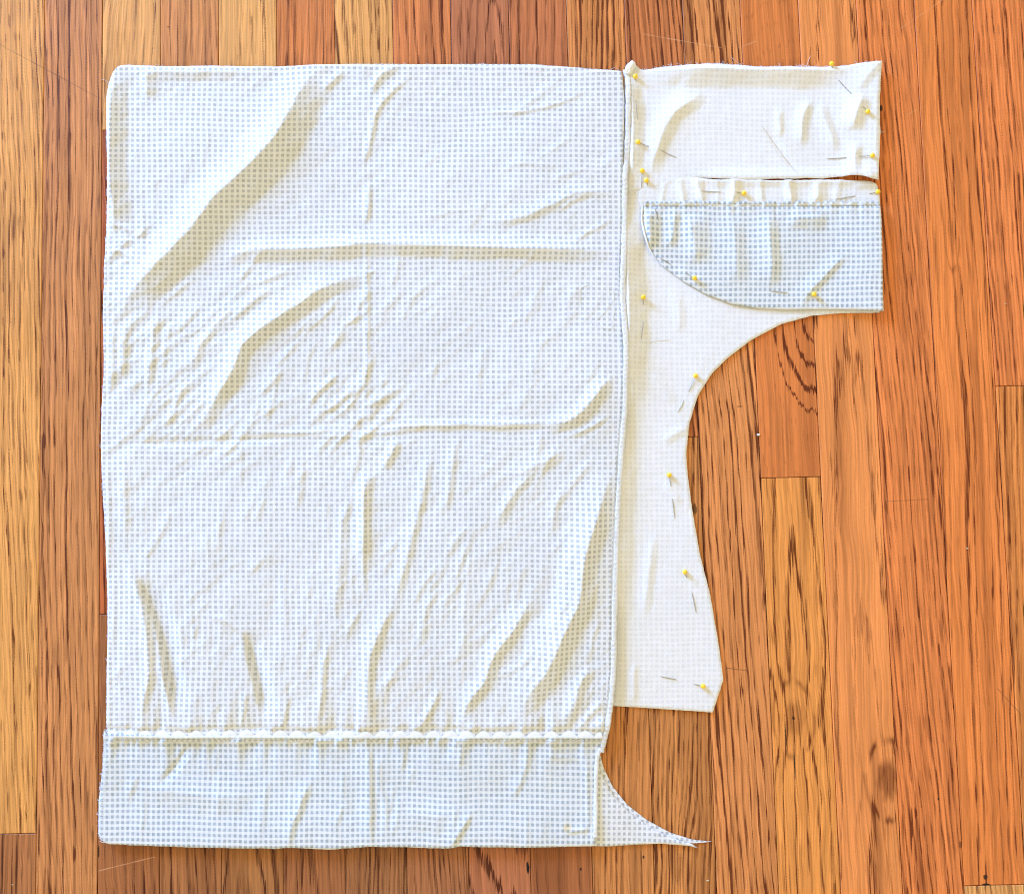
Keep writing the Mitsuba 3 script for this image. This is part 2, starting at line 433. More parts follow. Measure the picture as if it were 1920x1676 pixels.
MAIN_FOLDS = [
    # (strength, lit side, shaded side, crest) in photo pixels
    (1.15, 62, 56, [(628, 126), (600, 140), (575, 162), (548, 214), (521, 264), (475, 317), (418, 368), (354, 448), (294, 508), (247, 560), (230, 600)]),
    (.8, 20, 12, [(648, 138), (628, 155), (606, 178)]),
    (1.0, 15, 36, [(222, 100), (219, 138), (216, 170), (213, 210), (212, 250), (211, 300), (213, 350), (217, 400), (214, 470)]),
    (.5, 8, 22, [(240, 139), (300, 139), (400, 140), (480, 138)]),
    (.6, 14, 22, [(277, 135), (279, 160), (281, 190)]),
    (1.0, 26, 27, [(415, 500), (440, 482), (480, 473), (560, 471), (635, 467), (683, 461), (720, 464)]),
    (1.0, 30, 25, [(610, 466), (683, 461), (760, 463), (854, 466), (941, 468), (1050, 471), (1158, 476)]),
    (.9, 14, 9, [(775, 145), (735, 180), (708, 215), (699, 250), (690, 290), (677, 323)]),
    (.8, 12, 14, [(748, 131), (712, 150), (697, 186)]),
    (.9, 16, 10, [(694, 340), (692, 380), (688, 411), (676, 424)]),
    (.8, 10, 6, [(880, 212), (957, 216), (1034, 203), (1108, 169)]),
    (.6, 8, 5, [(1124, 188), (1136, 204), (1152, 232)]),
    (.7, 22, 14, [(905, 420), (974, 412), (1024, 393), (1091, 366), (1160, 370)]),
    (.7, 10, 8, [(1040, 402), (1074, 381), (1100, 372)]),
    (.6, 10, 7, [(1071, 465), (1100, 440), (1130, 425), (1152, 410)]),
    (.6, 9, 7, [(680, 525), (692, 516), (710, 511)]),
    (.9, 12, 13, [(214, 600), (215, 650), (214, 700), (208, 752)]),
    (.7, 16, 16, [(302, 590), (290, 640), (284, 700), (278, 745)]),
    (.5, 14, 10, [(330, 600), (312, 660), (306, 720)]),
    (.9, 18, 16, [(236, 610), (236, 660), (226, 720)]),
    (1.05, 36, 26, [(700, 512), (640, 530), (600, 548), (565, 573), (518, 603), (461, 650), (438, 700), (411, 747), (378, 794), (345, 818)]),
    (.6, 16, 14, [(470, 560), (420, 600), (380, 650), (360, 700)]),
    (.45, 16, 12, [(520, 540), (470, 575), (430, 610)]),
    (.5, 12, 12, [(560, 500), (520, 520), (470, 540)]),
    (.6, 12, 10, [(345, 740), (328, 770), (316, 800)]),
    (.9, 14, 9, [(640, 700), (615, 720), (595, 740), (577, 768)]),
    (.8, 12, 10, [(668, 730), (635, 757), (610, 778)]),
    (.6, 12, 9, [(700, 660), (690, 700), (672, 740)]),
    (.7, 12, 9, [(655, 770), (672, 795), (668, 815)]),
    (-.7, 14, 12, [(215, 838), (247, 832), (360, 829), (485, 825), (568, 819)]),
    (.6, 12, 9, [(490, 812), (540, 812), (590, 810), (640, 800)]),
    (.9, 14, 13, [(690, 812), (767, 800), (860, 797), (960, 797), (1060, 795)]),
    (1.0, 26, 22, [(1020, 798), (1065, 790), (1100, 762), (1125, 730), (1152, 700)]),
    (.7, 14, 10, [(1060, 820), (1110, 800), (1145, 775)]),
    (.9, 18, 15, [(748, 822), (735, 850), (718, 882)]),
    (1.0, 22, 20, [(694, 872), (685, 930), (681, 1000), (684, 1070)]),
    (.7, 22, 14, [(812, 830), (802, 880), (790, 940), (775, 1000), (755, 1080), (735, 1140)]),
    (.5, 18, 12, [(855, 830), (845, 900), (835, 960)]),
    (.4, 18, 20, [(1062, 842), (1010, 870), (950, 898)]),
    (.5, 18, 16, [(1010, 880), (960, 930), (930, 990)]),
    (1.0, 60, 34, [(1152, 860), (1130, 930), (1108, 1000), (1092, 1060), (1086, 1116), (1058, 1183), (1031, 1243), (991, 1303), (969, 1362)]),
    (.9, 30, 20, [(1000, 1100), (985, 1140), (961, 1180), (927, 1226), (907, 1276), (874, 1323), (859, 1366)]),
    (.6, 24, 22, [(1110, 1240), (1088, 1276), (1070, 1320), (1058, 1362)]),
    (.6, 12, 12, [(1130, 1310), (1106, 1335), (1085, 1362)]),
    (.8, 14, 11, [(826, 1285), (818, 1305), (804, 1333), (788, 1366)]),
    (1.0, 34, 16, [(742, 1125), (713, 1183), (696, 1230), (691, 1290), (695, 1368)]),
    (.6, 14, 9, [(680, 1140), (662, 1168), (648, 1196)]),
    (1.1, 16, 15, [(240, 1030), (252, 1075), (267, 1120), (277, 1170), (283, 1220), (285, 1262), (275, 1312), (266, 1352)]),
    (.8, 14, 14, [(300, 1225), (308, 1260), (318, 1300), (330, 1348)]),
    (.6, 10, 7, [(233, 1240), (226, 1262), (229, 1304)]),
    (-1.3, 12, 34, [(262, 1080), (292, 1140), (312, 1200), (322, 1270), (338, 1340)]),
    (-1.1, 12, 30, [(462, 1180), (478, 1240), (492, 1300), (500, 1350)]),
    (.6, 10, 7, [(464, 1290), (460, 1320), (455, 1362)]),
    (.6, 10, 9, [(545, 1295), (540, 1325), (532, 1366)]),
    (.8, 16, 11, [(624, 1200), (610, 1240), (605, 1300), (596, 1366)]),
    (.4, 20, 18, [(650, 950), (640, 1010), (636, 1080), (628, 1160)]),
    (.5, 12, 10, [(395, 1150), (430, 1165), (462, 1190)]),
    (.5, 14, 14, [(238, 860), (236, 930), (240, 1010)]),
    (.4, 10, 10, [(206, 860), (208, 960), (210, 1060)]),
    (.5, 10, 10, [(215, 1080), (214, 1160), (213, 1230)]),
    (.5, 10, 9, [(206, 470), (240, 478), (285, 484)]),
    (.5, 8, 7, [(210, 445), (235, 455), (262, 448), (285, 436)]),
    (.5, 8, 7, [(222, 500), (250, 492), (275, 500)]),
    (.5, 10, 8, [(290, 420), (270, 440), (256, 468)]),
    (.8, 12, 7, [(690, 420), (689, 520), (691, 620), (688, 720), (690, 800)]),
    (.75, 14, 8, [(688, 940), (684, 1060), (690, 1140)]),
    (.55, 14, 8, [(560, 818), (640, 818), (740, 812), (800, 806)]),
    (.9, 20, 14, [(1120, 1345), (1128, 1360), (1130, 1372)]),
]


def stray_creases(n, box, ang, spread, seed, lo=.3, hi=.7):
    r = np.random.default_rng(seed)
    out = []
    for _ in range(n):
        p = np.array([r.uniform(box[0], box[2]), r.uniform(box[1], box[3])])
        a = math.radians(ang + r.normal(0, spread))
        L = r.uniform(45, 140)
        d = np.array([math.cos(a), -math.sin(a)])
        bend = np.array([-d[1], d[0]]) * r.normal(0, L * .08)
        out.append((.75 * r.uniform(lo, hi), r.uniform(12, 22), r.uniform(6, 12), [tuple(p - d * L / 2), tuple(p + bend), tuple(p + d * L / 2)]))
    return out


MAIN_FOLDS += stray_creases(30, (225, 500, 680, 815), 52, 12, 1) + stray_creases(26, (700, 500, 1120, 790), 60, 16, 2, .2, .45)
MAIN_FOLDS += stray_creases(30, (240, 860, 680, 1340), 82, 12, 3, .25, .55) + stray_creases(34, (700, 840, 1120, 1340), 66, 10, 4, .3, .6)
MAIN_FOLDS += stray_creases(10, (260, 160, 520, 460), 84, 10, 5, .2, .4) + stray_creases(10, (720, 160, 1120, 440), 30, 22, 6, .2, .4)
MAIN_FOLDS += stray_creases(16, (620, 700, 730, 830), 45, 30, 7, .4, .8) + stray_creases(8, (215, 425, 300, 510), 10, 40, 8, .5, .9)
BAND_EXTRA = stray_creases(16, (230, 1400, 1080, 1560), 86, 9, 9, .3, .6)


def gather(x, y, y0, reach, seed, per=19, up=True):
    """Little pleats that die out away from a gathering seam."""
    t = (y0 - y) if up else (y - y0)
    fade = np.where(t >= -14, np.exp(-np.maximum(t, 0) / reach), 0)
    n = nz(x / per, t / 130, seed) + .7 * nz(x / (per * .45), t / 60, seed + 1) * np.exp(-np.maximum(t, 0) / (reach * .4))
    return n * fade


def z_main(x, y):
    base = .0052 + .0012 * sst(0, 60, x - 200) + .0042 * nz(x / 170, y / 190, 3)
    h = fold_height(x, y, MAIN_FOLDS)
    h += crease_noise(x, y, .0006, 21) * (1 + 1.8 * sst(620, 300, x) * sst(380, 600, y) * sst(950, 780, y))
    h += crease_noise(x, y, .00022, 27, .7, 14, 70) * sst(.1, .5, nz(x / 110, y / 110, 29) + .35)
    h += crease_noise(x, y, .0009, 33, 0.15, 34, 140) * sst(800, 1150, y)
    crumple = sst(330, 215, x) * sst(400, 440, y) * sst(520, 480, y)
    h += .0016 * crumple * (nz(x / 14, y / 9, 61) + .6 * nz(x / 7, y / 6, 62))
    bunch = sst(150, 20, np.hypot(x - 655, y - 770))
    h += .0010 * bunch * (nz((x + y) / 16, (x - y) / 40, 63) + .5 * nz((x + y) / 8, (x - y) / 20, 64))
    h += .0008 * sst(1120, 1250, y) * nz(x / 16, y / 110, 65)
    h += .00024 * nz(x / 8, y / 8, 8) + .0013 * nz(x / 70, y / 90, 9) + .00035 * nz(x / 20, y / 30, 10)
    h += .0080 * gather(x, y, 1374, 34, 41, 17) * (1 - .85 * sst(1362, 1372, y))
    h -= .0015 * sst(1356, 1371, y)
    h *= 1 - .55 * sst(1120, 1160, x) * sst(1300, 1100, y)
    return base + .0004 * sst(30, 0, np.minimum(x - 196, y - 128)) + np.maximum(h, -.0042)


BAND_FOLDS = [
    (.9, 26, 12, [(688, 1384), (693, 1440), (694, 1500), (697, 1590)]),
    (-.6, 10, 16, [(361, 1383), (345, 1412), (322, 1445), (300, 1470)]),
    (.6, 10, 7, [(484, 1384), (484, 1420), (485, 1452)]),
    (.7, 24, 14, [(585, 1455), (566, 1500), (550, 1545), (540, 1590)]),
    (.9, 34, 11, [(884, 1515), (872, 1540), (856, 1565), (845, 1592)]),
    (.5, 14, 10, [(868, 1384), (864, 1410), (860, 1440)]),
    (.5, 12, 9, [(760, 1384), (758, 1415), (752, 1445)]),
    (.5, 14, 9, [(410, 1384), (408, 1415), (405, 1450)]),
    (.22, 40, 40, [(240, 1470), (320, 1480), (420, 1490), (500, 1485)]),
    (.2, 40, 36, [(740, 1510), (800, 1525), (870, 1520)]),
    (.5, 10, 9, [(1098, 1410), (1100, 1480), (1104, 1560)]),
    (.25, 12, 12, [(1010, 1410), (1060, 1418), (1100, 1412)]),
    (.6, 12, 10, [(1060, 1556), (1080, 1552), (1106, 1548)]),
]


def z_band(x, y):
    h = fold_height(x, y, BAND_FOLDS + BAND_EXTRA) + .0080 * gather(x, y, 1386, 30, 51, 15, False) * sst(1379, 1388, y)
    h += crease_noise(x, y, .0005, 61, 0.1, 34, 90) + .0030 * nz(x / 110, y / 120, 13) + .0002 * nz(x / 9, y / 9, 14)
    return .0046 + np.maximum(h, -.0034) + .0022 * sst(1480, 1585, y) + .001 * sst(240, 190, x)


D_FOLDS = [
    (.95, 14, 44, [(1170, 360), (1172, 450), (1174, 540), (1176, 620), (1174, 720), (1172, 800)]),
    (.75, 12, 34, [(1168, 780), (1165, 860), (1160, 960), (1156, 1080), (1156, 1180)]),
    (.6, 16, 12, [(1190, 1235), (1186, 1280), (1187, 1330)]),
    (.45, 20, 16, [(1225, 1000), (1214, 1080), (1206, 1160)]),
    (.35, 16, 16, [(1240, 830), (1262, 815), (1290, 800)]),
    (.3, 20, 18, [(1255, 540), (1270, 580), (1272, 630)]),
    (.35, 14, 14, [(1240, 905), (1262, 928), (1275, 950)]),
    (.3, 18, 14, [(1215, 700), (1250, 740), (1262, 760)]),
]


def z_lower(x, y):
    return .0022 + fold_height(x, y, D_FOLDS) + .0014 * nz(x / 110, y / 150, 23) + crease_noise(x, y, .00016, 71, .4, 50, 160) + .00006 * nz(x / 9, y / 9, 24)


E_FOLDS = [
    (1.0, 10, 26, [(1180, 128), (1182, 180), (1184, 240), (1184, 300), (1182, 345)]),
    (.8, 12, 36, [(1196, 140), (1260, 135), (1340, 133), (1440, 136), (1540, 135), (1612, 131)]),
    (1.0, 44, 22, [(1318, 172), (1303, 187), (1262, 217), (1245, 247), (1228, 292), (1219, 336)]),
    (.8, 20, 17, [(1524, 188), (1507, 212), (1500, 245), (1500, 280)]),
    (.6, 14, 11, [(1462, 205), (1459, 230), (1459, 262)]),
    (.6, 24, 17, [(1532, 190), (1543, 225), (1555, 260), (1566, 292)]),
    (1.0, 30, 24, [(1618, 178), (1602, 210), (1593, 250)]),
    (.9, 26, 16, [(1605, 268), (1598, 300), (1596, 338)]),
    (-.4, 10, 12, [(1428, 241), (1450, 270), (1470, 298), (1494, 330)]),
    (.5, 20, 7, [(1640, 140), (1639, 220), (1638, 330)]),
    (.5, 30, 16, [(1660, 110), (1620, 150), (1600, 180)]),
]


def z_upper(x, y):
    h = fold_height(x, y, E_FOLDS) + .0010 * nz(x / 70, y / 70, 43) + crease_noise(x, y, .0002, 81, .3, 36, 110) + .00006 * nz(x / 9, y / 9, 44)
    lift = .0026 * sst(1560, 1605, x) * sst(300, 336, y) * sst(1645, 1622, x)
    return .0034 + h + lift + .0034 * sst(1540, 1646, x) + .0018 * sst(312, 336, y) * sst(1290, 1360, x)


F_STRIP_FOLDS = [(st_, 15, w_, [(a, 330), (a + b, 360), (a + c, 388)]) for st_, w_, a, b, c in
                 ((.6, 11, 1272, 5, 12), (.8, 14, 1302, 7, 16), (.9, 20, 1372, 2, -6), (.6, 11, 1423, 1, 3), (1.0, 16, 1474, 4, 11), (.35, 9, 1246, -2, -8), (.4, 9, 1338, 6, 14), (.45, 12, 1572, -4, -10))]
F_STRIP_FOLDS += [(.6, 14, 24, [(1526, 340), (1530, 365), (1526, 384)]), (.5, 8, 10, [(1596, 352), (1620, 350), (1640, 352)])]
F_FOLDS = [
    (.9, 14, 26, [(1213, 390), (1214, 430), (1220, 470)]),
    (.8, 18, 15, [(1262, 392), (1260, 430), (1252, 470)]),
    (.7, 34, 22, [(1436, 396), (1440, 440), (1444, 500), (1442, 545)]),
    (.8, 30, 13, [(1588, 476), (1560, 502), (1533, 530), (1506, 562), (1498, 580)]),
    (.4, 30, 40, [(1290, 400), (1296, 450), (1304, 500)]),
    (.4, 40, 26, [(1370, 400), (1376, 470), (1380, 540)]),
    (.5, 30, 26, [(1470, 412), (1500, 412), (1550, 414)]),
    (.5, 14, 14, [(1270, 500), (1290, 520), (1330, 536)]),
]


def z_strip(x, y):
    return z_lower(x, y) * .6 + .0020 + fold_height(x, y, F_STRIP_FOLDS) + .0016 * gather(x, y, 384, 14, 91, 10) + .0006 * nz(x / 40, y / 40, 45) + .0016 * sst(356, 340, y) * sst(1290, 1360, x)


def z_pocket(x, y):
    h = fold_height(x, y, F_FOLDS) + .0022 * gather(x, y, 388, 16, 95, 9.5, False) + .0010 * nz(x / 60, y / 60, 47) + .0002 * nz(x / 9, y / 9, 48)
    h -= .0012 * np.exp(-((y - 389.5) / 3.5) ** 2)
    return z_lower(x, y) * .6 + .0034 + h + .0010 * sst(400, 384, y) + .0032 * sst(1540, 1650, x)


def z_scrap(x, y):
    return .0016 + .0008 * nz(x / 40, y / 40, 63) + .0008 * sst(1180, 1120, x)


SURFACES = []


def smooth_poly(pts, step=1.6, jitter=0.0, seed=0, corners=()):
    """A closed outline through the points, with a slightly uneven cut edge."""
    p = np.asarray(pts, float)
    out = []
    for i in range(len(p)):
        a, b = p[i], p[(i + 1) % len(p)]
        n = max(1, int(np.linalg.norm(b - a) / step))
        out.append(a + (b - a) * (np.arange(n) / n)[:, None])
    out = np.vstack(out)
    base = out.copy()
    for _ in range(14):
        out = (np.roll(out, 1, 0) + 2 * out + np.roll(out, -1, 0)) / 4
    keep = np.zeros(len(out))
    for i in corners:
        keep = np.maximum(keep, np.exp(-(np.linalg.norm(base - p[i], axis=1) / 5) ** 2))
    out = out * (1 - keep[:, None]) + base * keep[:, None]
    if jitter:
        s = np.arange(len(out)) * step
        t = np.roll(out, -1, 0) - np.roll(out, 1, 0)
        t /= np.linalg.norm(t, axis=1, keepdims=True) + 1e-9
        n = np.column_stack([t[:, 1], -t[:, 0]])
        out = out + n * (jitter * (2 * nz(s / 7, s * 0, seed) + 1.6 * nz(s / 30, s * 0, seed + 1)))[:, None]
    return out


def cloth(key, outline, zf, bsdf, uvf, spacing=2.7, thick=.0007, rim=3.0, floor=None):
    poly = Polygon(outline)
    if not poly.is_valid:
        poly = poly.buffer(0)
    outline = np.asarray(poly.exterior.coords)[:-1]
    x0, y0, x1, y1 = poly.bounds
    gx, gy = np.meshgrid(np.arange(x0, x1, spacing), np.arange(y0, y1, spacing * .9))
    gx = gx + (np.arange(gx.shape[0]) % 2)[:, None] * spacing / 2
    gx, gy = gx.ravel(), gy.ravel()
    inner = poly.buffer(-spacing * .55)
    ok = shapely.contains_xy(inner, gx, gy)
    pts = np.vstack([outline, np.column_stack([gx[ok], gy[ok]])])
    tri = Delaunay(pts).simplices
    c = pts[tri].mean(1)
    tri = tri[shapely.contains_xy(poly, c[:, 0], c[:, 1])]
    e1, e2 = pts[tri[:, 1]] - pts[tri[:, 0]], pts[tri[:, 2]] - pts[tri[:, 0]]
    ar = e1[:, 0] * e2[:, 1] - e1[:, 1] * e2[:, 0]
    tri = tri[np.abs(ar) > 1e-6]
    ar = ar[np.abs(ar) > 1e-6]
    tri[ar > 0] = tri[ar > 0][:, ::-1]               # photo y runs down: this faces the camera
    z = zf(pts[:, 0], pts[:, 1])
    if floor is not None:
        z = np.maximum(z, floor(pts[:, 0], pts[:, 1]))
    d = cKDTree(outline).query(pts)[0]
    d[:len(outline)] = 0
    z = np.maximum(z - .0007 * (1 - np.clip(d / rim, 0, 1)) ** 2, .0009)
    w = px2w(pts[:, 0], pts[:, 1])
    top = np.column_stack([w, z])
    bot = np.column_stack([w, np.maximum(z - thick, .0002)])
    n = len(pts)
    e = np.sort(np.vstack([tri[:, [0, 1]], tri[:, [1, 2]], tri[:, [2, 0]]]), axis=1)
    ed = np.vstack([tri[:, [0, 1]], tri[:, [1, 2]], tri[:, [2, 0]]])
    _, first, count = np.unique(e[:, 0].astype(np.int64) * n + e[:, 1], return_index=True, return_counts=True)
    be = ed[first[count == 1]]
    side_t = top[be.ravel()]
    side_b = bot[be.ravel()]
    m = len(side_t)
    v = np.vstack([top, bot, side_t, side_b])
    o = 2 * n
    k = np.arange(m).reshape(-1, 2)
    sides = np.vstack([np.column_stack([o + k[:, 0], o + m + k[:, 0], o + m + k[:, 1]]), np.column_stack([o + k[:, 0], o + m + k[:, 1], o + k[:, 1]])])
    f = np.vstack([tri, tri[:, ::-1] + n, sides])
    uv = uvf(pts[:, 0], pts[:, 1])
    uv = np.vstack([uv, uv, uv[be.ravel()], uv[be.ravel()]])
    scene[key] = mikit.ply(trimesh.Trimesh(v, f, process=False), bsdf, smooth=True, uv=uv)
    SURFACES.append((poly, zf))
    return outline


def surface(x, y):
    """Height of the topmost cloth at photo pixels."""
    x, y = np.atleast_1d(np.asarray(x, float)), np.atleast_1d(np.asarray(y, float))
    z = np.zeros(len(x))
    for poly, zf in SURFACES:
        ok = shapely.contains_xy(poly, x, y)
        if ok.any():
            z[ok] = np.maximum(z[ok], zf(x[ok], y[ok]))
    return z


def tube(pts, r, sides=6, taper=None):
    p = np.asarray(pts, float)
    t = np.gradient(p, axis=0)
    t /= np.linalg.norm(t, axis=1, keepdims=True) + 1e-12
    up = np.where(np.abs(t[:, 2:3]) > .9, [[1, 0, 0]], [[0, 0, 1.0]])
    a = np.cross(t, up)
    a /= np.linalg.norm(a, axis=1, keepdims=True) + 1e-12
    b = np.cross(t, a)
    r = np.broadcast_to(r, len(p)).astype(float).copy()
    ang = np.arange(sides) / sides * 2 * np.pi
    v = (p[:, None] + r[:, None, None] * (np.cos(ang)[None, :, None] * a[:, None] + np.sin(ang)[None, :, None] * b[:, None])).reshape(-1, 3)
    f = []
    for i in range(len(p) - 1):
        for j in range(sides):
            q, w = i * sides + j, i * sides + (j + 1) % sides
            f += [(q, w, w + sides), (q, w + sides, q + sides)]
    n = len(v)
    v = np.vstack([v, p[:1], p[-1:]])
    for j in range(sides):
        f += [(n, (j + 1) % sides, j), (n + 1, n - sides + j, n - sides + (j + 1) % sides)]
    return trimesh.Trimesh(v, f, process=False)


def px_curve(pts, lift, step=1.5, wob=0.0, seed=0):
    """A line lying on whatever is there, in world space."""
    c = densify(pts, step)
    if wob:
        s = np.arange(len(c)) * step
        c = c + wob * np.column_stack([nz(s / 6, s * 0, seed), nz(s / 6, s * 0, seed + 1)])
    z = surface(c[:, 0], c[:, 1])
    for _ in range(3):
        z[1:-1] = np.maximum(z[1:-1], (z[:-2] + z[2:]) / 2)
    return np.column_stack([px2w(c[:, 0], c[:, 1]), z + lift])


def checks(pu, pv, ou=0.0, ov=0.0, warp=0.0, seed=0, rot=0.0):
    def f(x, y):
        wx = warp * 2 * nz(x / 120, y / 120, seed) + warp * nz(x / 45, y / 45, seed + 1)
        wy = warp * 2 * nz(x / 120, y / 120, seed + 2) + warp * nz(x / 45, y / 45, seed + 3)
        return np.column_stack([(x + wx + rot * y) / pu + ou, (y + wy - rot * x) / pv + ov])
    return f


# ------------------------------------------------------------------ the cut bodice piece (lowest), then what lies on it
LOWER = [(1158, 356), (1400, 358), (1634, 360), (1640, 420), (1646, 520), (1648, 587), (1570, 588), (1520, 593), (1462, 609), (1408, 638), (1365, 671), (1335, 700), (1308, 742), (1292, 795),
         (1286, 850), (1289, 890), (1298, 960), (1312, 1040), (1330, 1110), (1348, 1213), (1356, 1274), (1336, 1335), (1250, 1329), (1142, 1322), (1144, 1240), (1148, 1050), (1156, 850), (1160, 600)]
scene_out = {}
scene_out['lower'] = cloth('bodice_piece', smooth_poly(LOWER, jitter=.5, seed=3, corners=(5, 19, 20, 21, 23)), z_lower, 'check_pale', checks(9.8, 9.7, 0, 0, 4, 3), spacing=3.0)
labels['bodice_piece'] = {'label': 'white cut fabric piece with a deep curved armhole edge, right of the long seam', 'category': 'fabric'}

UPPER = [(1170, 146), (1176, 136), (1182, 124), (1190, 121), (1196, 131), (1207, 135), (1232, 130), (1280, 125), (1330, 122), (1380, 124), (1420, 129), (1470, 128), (1530, 128), (1580, 127),
         (1615, 123), (1649, 120), (1646, 190), (1647, 260), (1643, 343), (1630, 340), (1612, 335), (1590, 333.5), (1540, 337), (1440, 338.5), (1360, 338.5), (1312, 335), (1292, 340), (1240, 352), (1166, 362), (1166, 300), (1170, 220)]
scene_out['upper'] = cloth('top_piece', smooth_poly(UPPER, jitter=.9, seed=5, corners=(15, 18)), z_upper, 'check_pale', checks(9.7, 9.7, .3, .2, 4, 13), spacing=2.6)
labels['top_piece'] = {'label': 'pale rectangular fabric piece at the top right corner with ragged top edge', 'category': 'fabric'}

STRIP = [(1198, 356), (1222, 347), (1260, 338), (1290, 332.5), (1312, 336), (1340, 340), (1380, 339), (1440, 341), (1500, 340.5), (1560, 339.5), (1600, 341), (1632, 343), (1643, 348), (1648, 372), (1649, 396), (1500, 396), (1300, 396), (1200, 394), (1196, 374)]
scene_out['strip'] = cloth('pocket__gathered_strip', smooth_poly(STRIP, jitter=.5, seed=7), z_strip, 'check_pale', checks(9.2, 9.9, .1, .7, 4, 23), spacing=2.2,
                           floor=lambda x, y: np.where(y > 346, z_lower(x, y) + .0010, 0))
POCKET = [(1207, 381), (1260, 380), (1340, 381), (1450, 382), (1560, 382), (1646, 383), (1649, 420), (1650, 500), (1652, 586), (1600, 583), (1540, 581.5), (1480, 583), (1420, 580), (1370, 572),
          (1320, 553), (1280, 530), (1240, 500), (1218, 470), (1206, 440), (1201, 410)]


def scallop_top(o):
    """The pocket's gathered top edge is a row of tiny puckers."""
    m = (o[:, 1] < 386) & (o[:, 0] > 1209) & (o[:, 0] < 1645)
    o[m, 1] += 2.6 * np.abs(np.sin(o[m, 0] / 4.4 + 2 * nz(o[m, 0] / 25, o[m, 0] * 0, 9))) - 1.3 + 5 * nz(o[m, 0] / 9, o[m, 0] * 0, 2)
    return o


scene_out['pocket'] = cloth('pocket__checked_panel', scallop_top(smooth_poly(POCKET, jitter=.4, seed=9, corners=(8,))), z_pocket, 'check_outside', checks(9.1, 10.2, .2, .1, 3, 33), spacing=2.2,
                            floor=lambda x, y: np.maximum(z_lower(x, y), np.where(y < 398, z_strip(x, y), 0)) + .0008)
labels['pocket'] = {'label': 'blue-grey checked pocket-shaped piece with rounded lower left corner, gathered under a pale strip', 'category': 'pocket'}
labels['pocket__gathered_strip'] = {'label': 'pale gathered strip above the checked panel'}
labels['pocket__checked_panel'] = {'label': 'blue-grey checked panel with rounded corner'}
st = trimesh.util.concatenate([tube(px_curve([(a, 389 + .6 * math.sin(a / 70)), (a + 3.2, 389.2), (a + 6.2, 389.6 + .6 * math.sin(a / 70))], .0002, 1.2), .00028, 5) for a in np.arange(1210, 1644, 8.0)])
scene['pocket__stitching'] = mikit.ply(st, 'grey_thread', smooth=True)
labels['pocket__stitching'] = {'label': 'row of machine stitches along the top of the checked panel'}
# folded left edge of the pocket
edge = densify([(1203, 378), (1203, 395), (1202, 412), (1206, 438), (1215, 466), (1230, 490)], 1.5)
rr = .0011 * np.sin(np.linspace(.15, np.pi - .15, len(edge))) * (1 + .5 * nz(np.arange(len(edge)) / 4, np.arange(len(edge)) * 0, 2))
pe = np.column_stack([px2w(edge[:, 0], edge[:, 1]), surface(edge[:, 0] + 3, edge[:, 1]) + .0002])
scene['pocket__folded_edge'] = mikit.ply(tube(pe, rr, 8), 'white_trim', smooth=True)

# ------------------------------------------------------------------ the pillowcase
SCRAP_B = [(1112, 1408), (1124, 1410), (1131, 1437), (1148, 1473), (1176, 1508), (1212, 1536), (1256, 1560), (1297, 1573), (1334, 1577), (1300, 1580), (1270, 1576), (1200, 1580), (1112, 1580)]
SCRAP_F = [(1110, 1408), (1118, 1416), (1128, 1452), (1150, 1491), (1182, 1524), (1222, 1552), (1262, 1571), (1296, 1580), (1307, 1588), (1290, 1584), (1240, 1580), (1190, 1582), (1140, 1585), (1108, 1584)]
scene_out['scrap_b'] = cloth('pillowcase__back_flap', smooth_poly(SCRAP_B, step=1.2, corners=(8,)), lambda x, y: z_scrap(x, y) * .5 + .0002, 'check_inside', checks(9.4, 10.2, .4, .2, 2, 41, .03), spacing=2.2)
scene_out['scrap_f'] = cloth('pillowcase__front_flap', smooth_poly(SCRAP_F, step=1.2, corners=(8,)), lambda x, y: z_scrap(x, y) + .0010, 'check_inside', checks(9.5, 10.4, .1, .5, 2, 43, .02), spacing=2.2)
labels['pillowcase__back_flap'] = {'label': 'longer back layer of the curved pointed flap'}
labels['pillowcase__front_flap'] = {'label': 'front layer of the curved pointed flap'}

MAIN = [(228, 128), (246, 127), (300, 130), (400, 128.5), (520, 130.5), (640, 126), (760, 126), (900, 125), (1000, 126), (1050, 130), (1110, 135), (1165, 139), (1170, 200), (1168, 260), (1166, 400), (1164, 480),
        (1161, 560), (1166, 600), (1170, 660), (1168, 750), (1160, 850), (1154, 950), (1150, 1050), (1147, 1150), (1145, 1250), (1141, 1310), (1136, 1350), (1131, 1384), (1000, 1390), (600, 1390), (204, 1386), (202, 1372), (203, 1290), (205, 1200),
        (204, 1090), (202, 1000), (196, 900), (193, 830), (194, 760), (198, 700), (197, 600), (199, 500), (203, 420), (206, 330), (204, 250), (203, 190), (207, 160), (216, 141)]
def main_uv(x, y):
    drag = np.clip(fold_height(x, y, MAIN_FOLDS[:64]) / MPP, 0, 30) * .38
    return checks(10.35, 9.55, .1, .4, 2.5, 53)(x - .72 * drag, y - .69 * drag)


scene_out['main'] = cloth('pillowcase__main_panel', smooth_poly(MAIN, jitter=.5, seed=11), z_main, 'check_inside', main_uv, spacing=2.6, thick=.0014)
labels['pillowcase'] = {'label': 'wrinkled grey-and-white checked pillowcase with a white scalloped trim and checked border band', 'category': 'pillowcase'}
labels['pillowcase__main_panel'] = {'label': 'large creased panel of faded small check'}

# rickrack trim: a wavy flat ribbon whose upper humps show above the band
xs = np.arange(206, 1128, .8)
per = 31.6


def rick(xc):
    return 1377.0 + 4 * nz(xc / 160, xc * 0, 4)


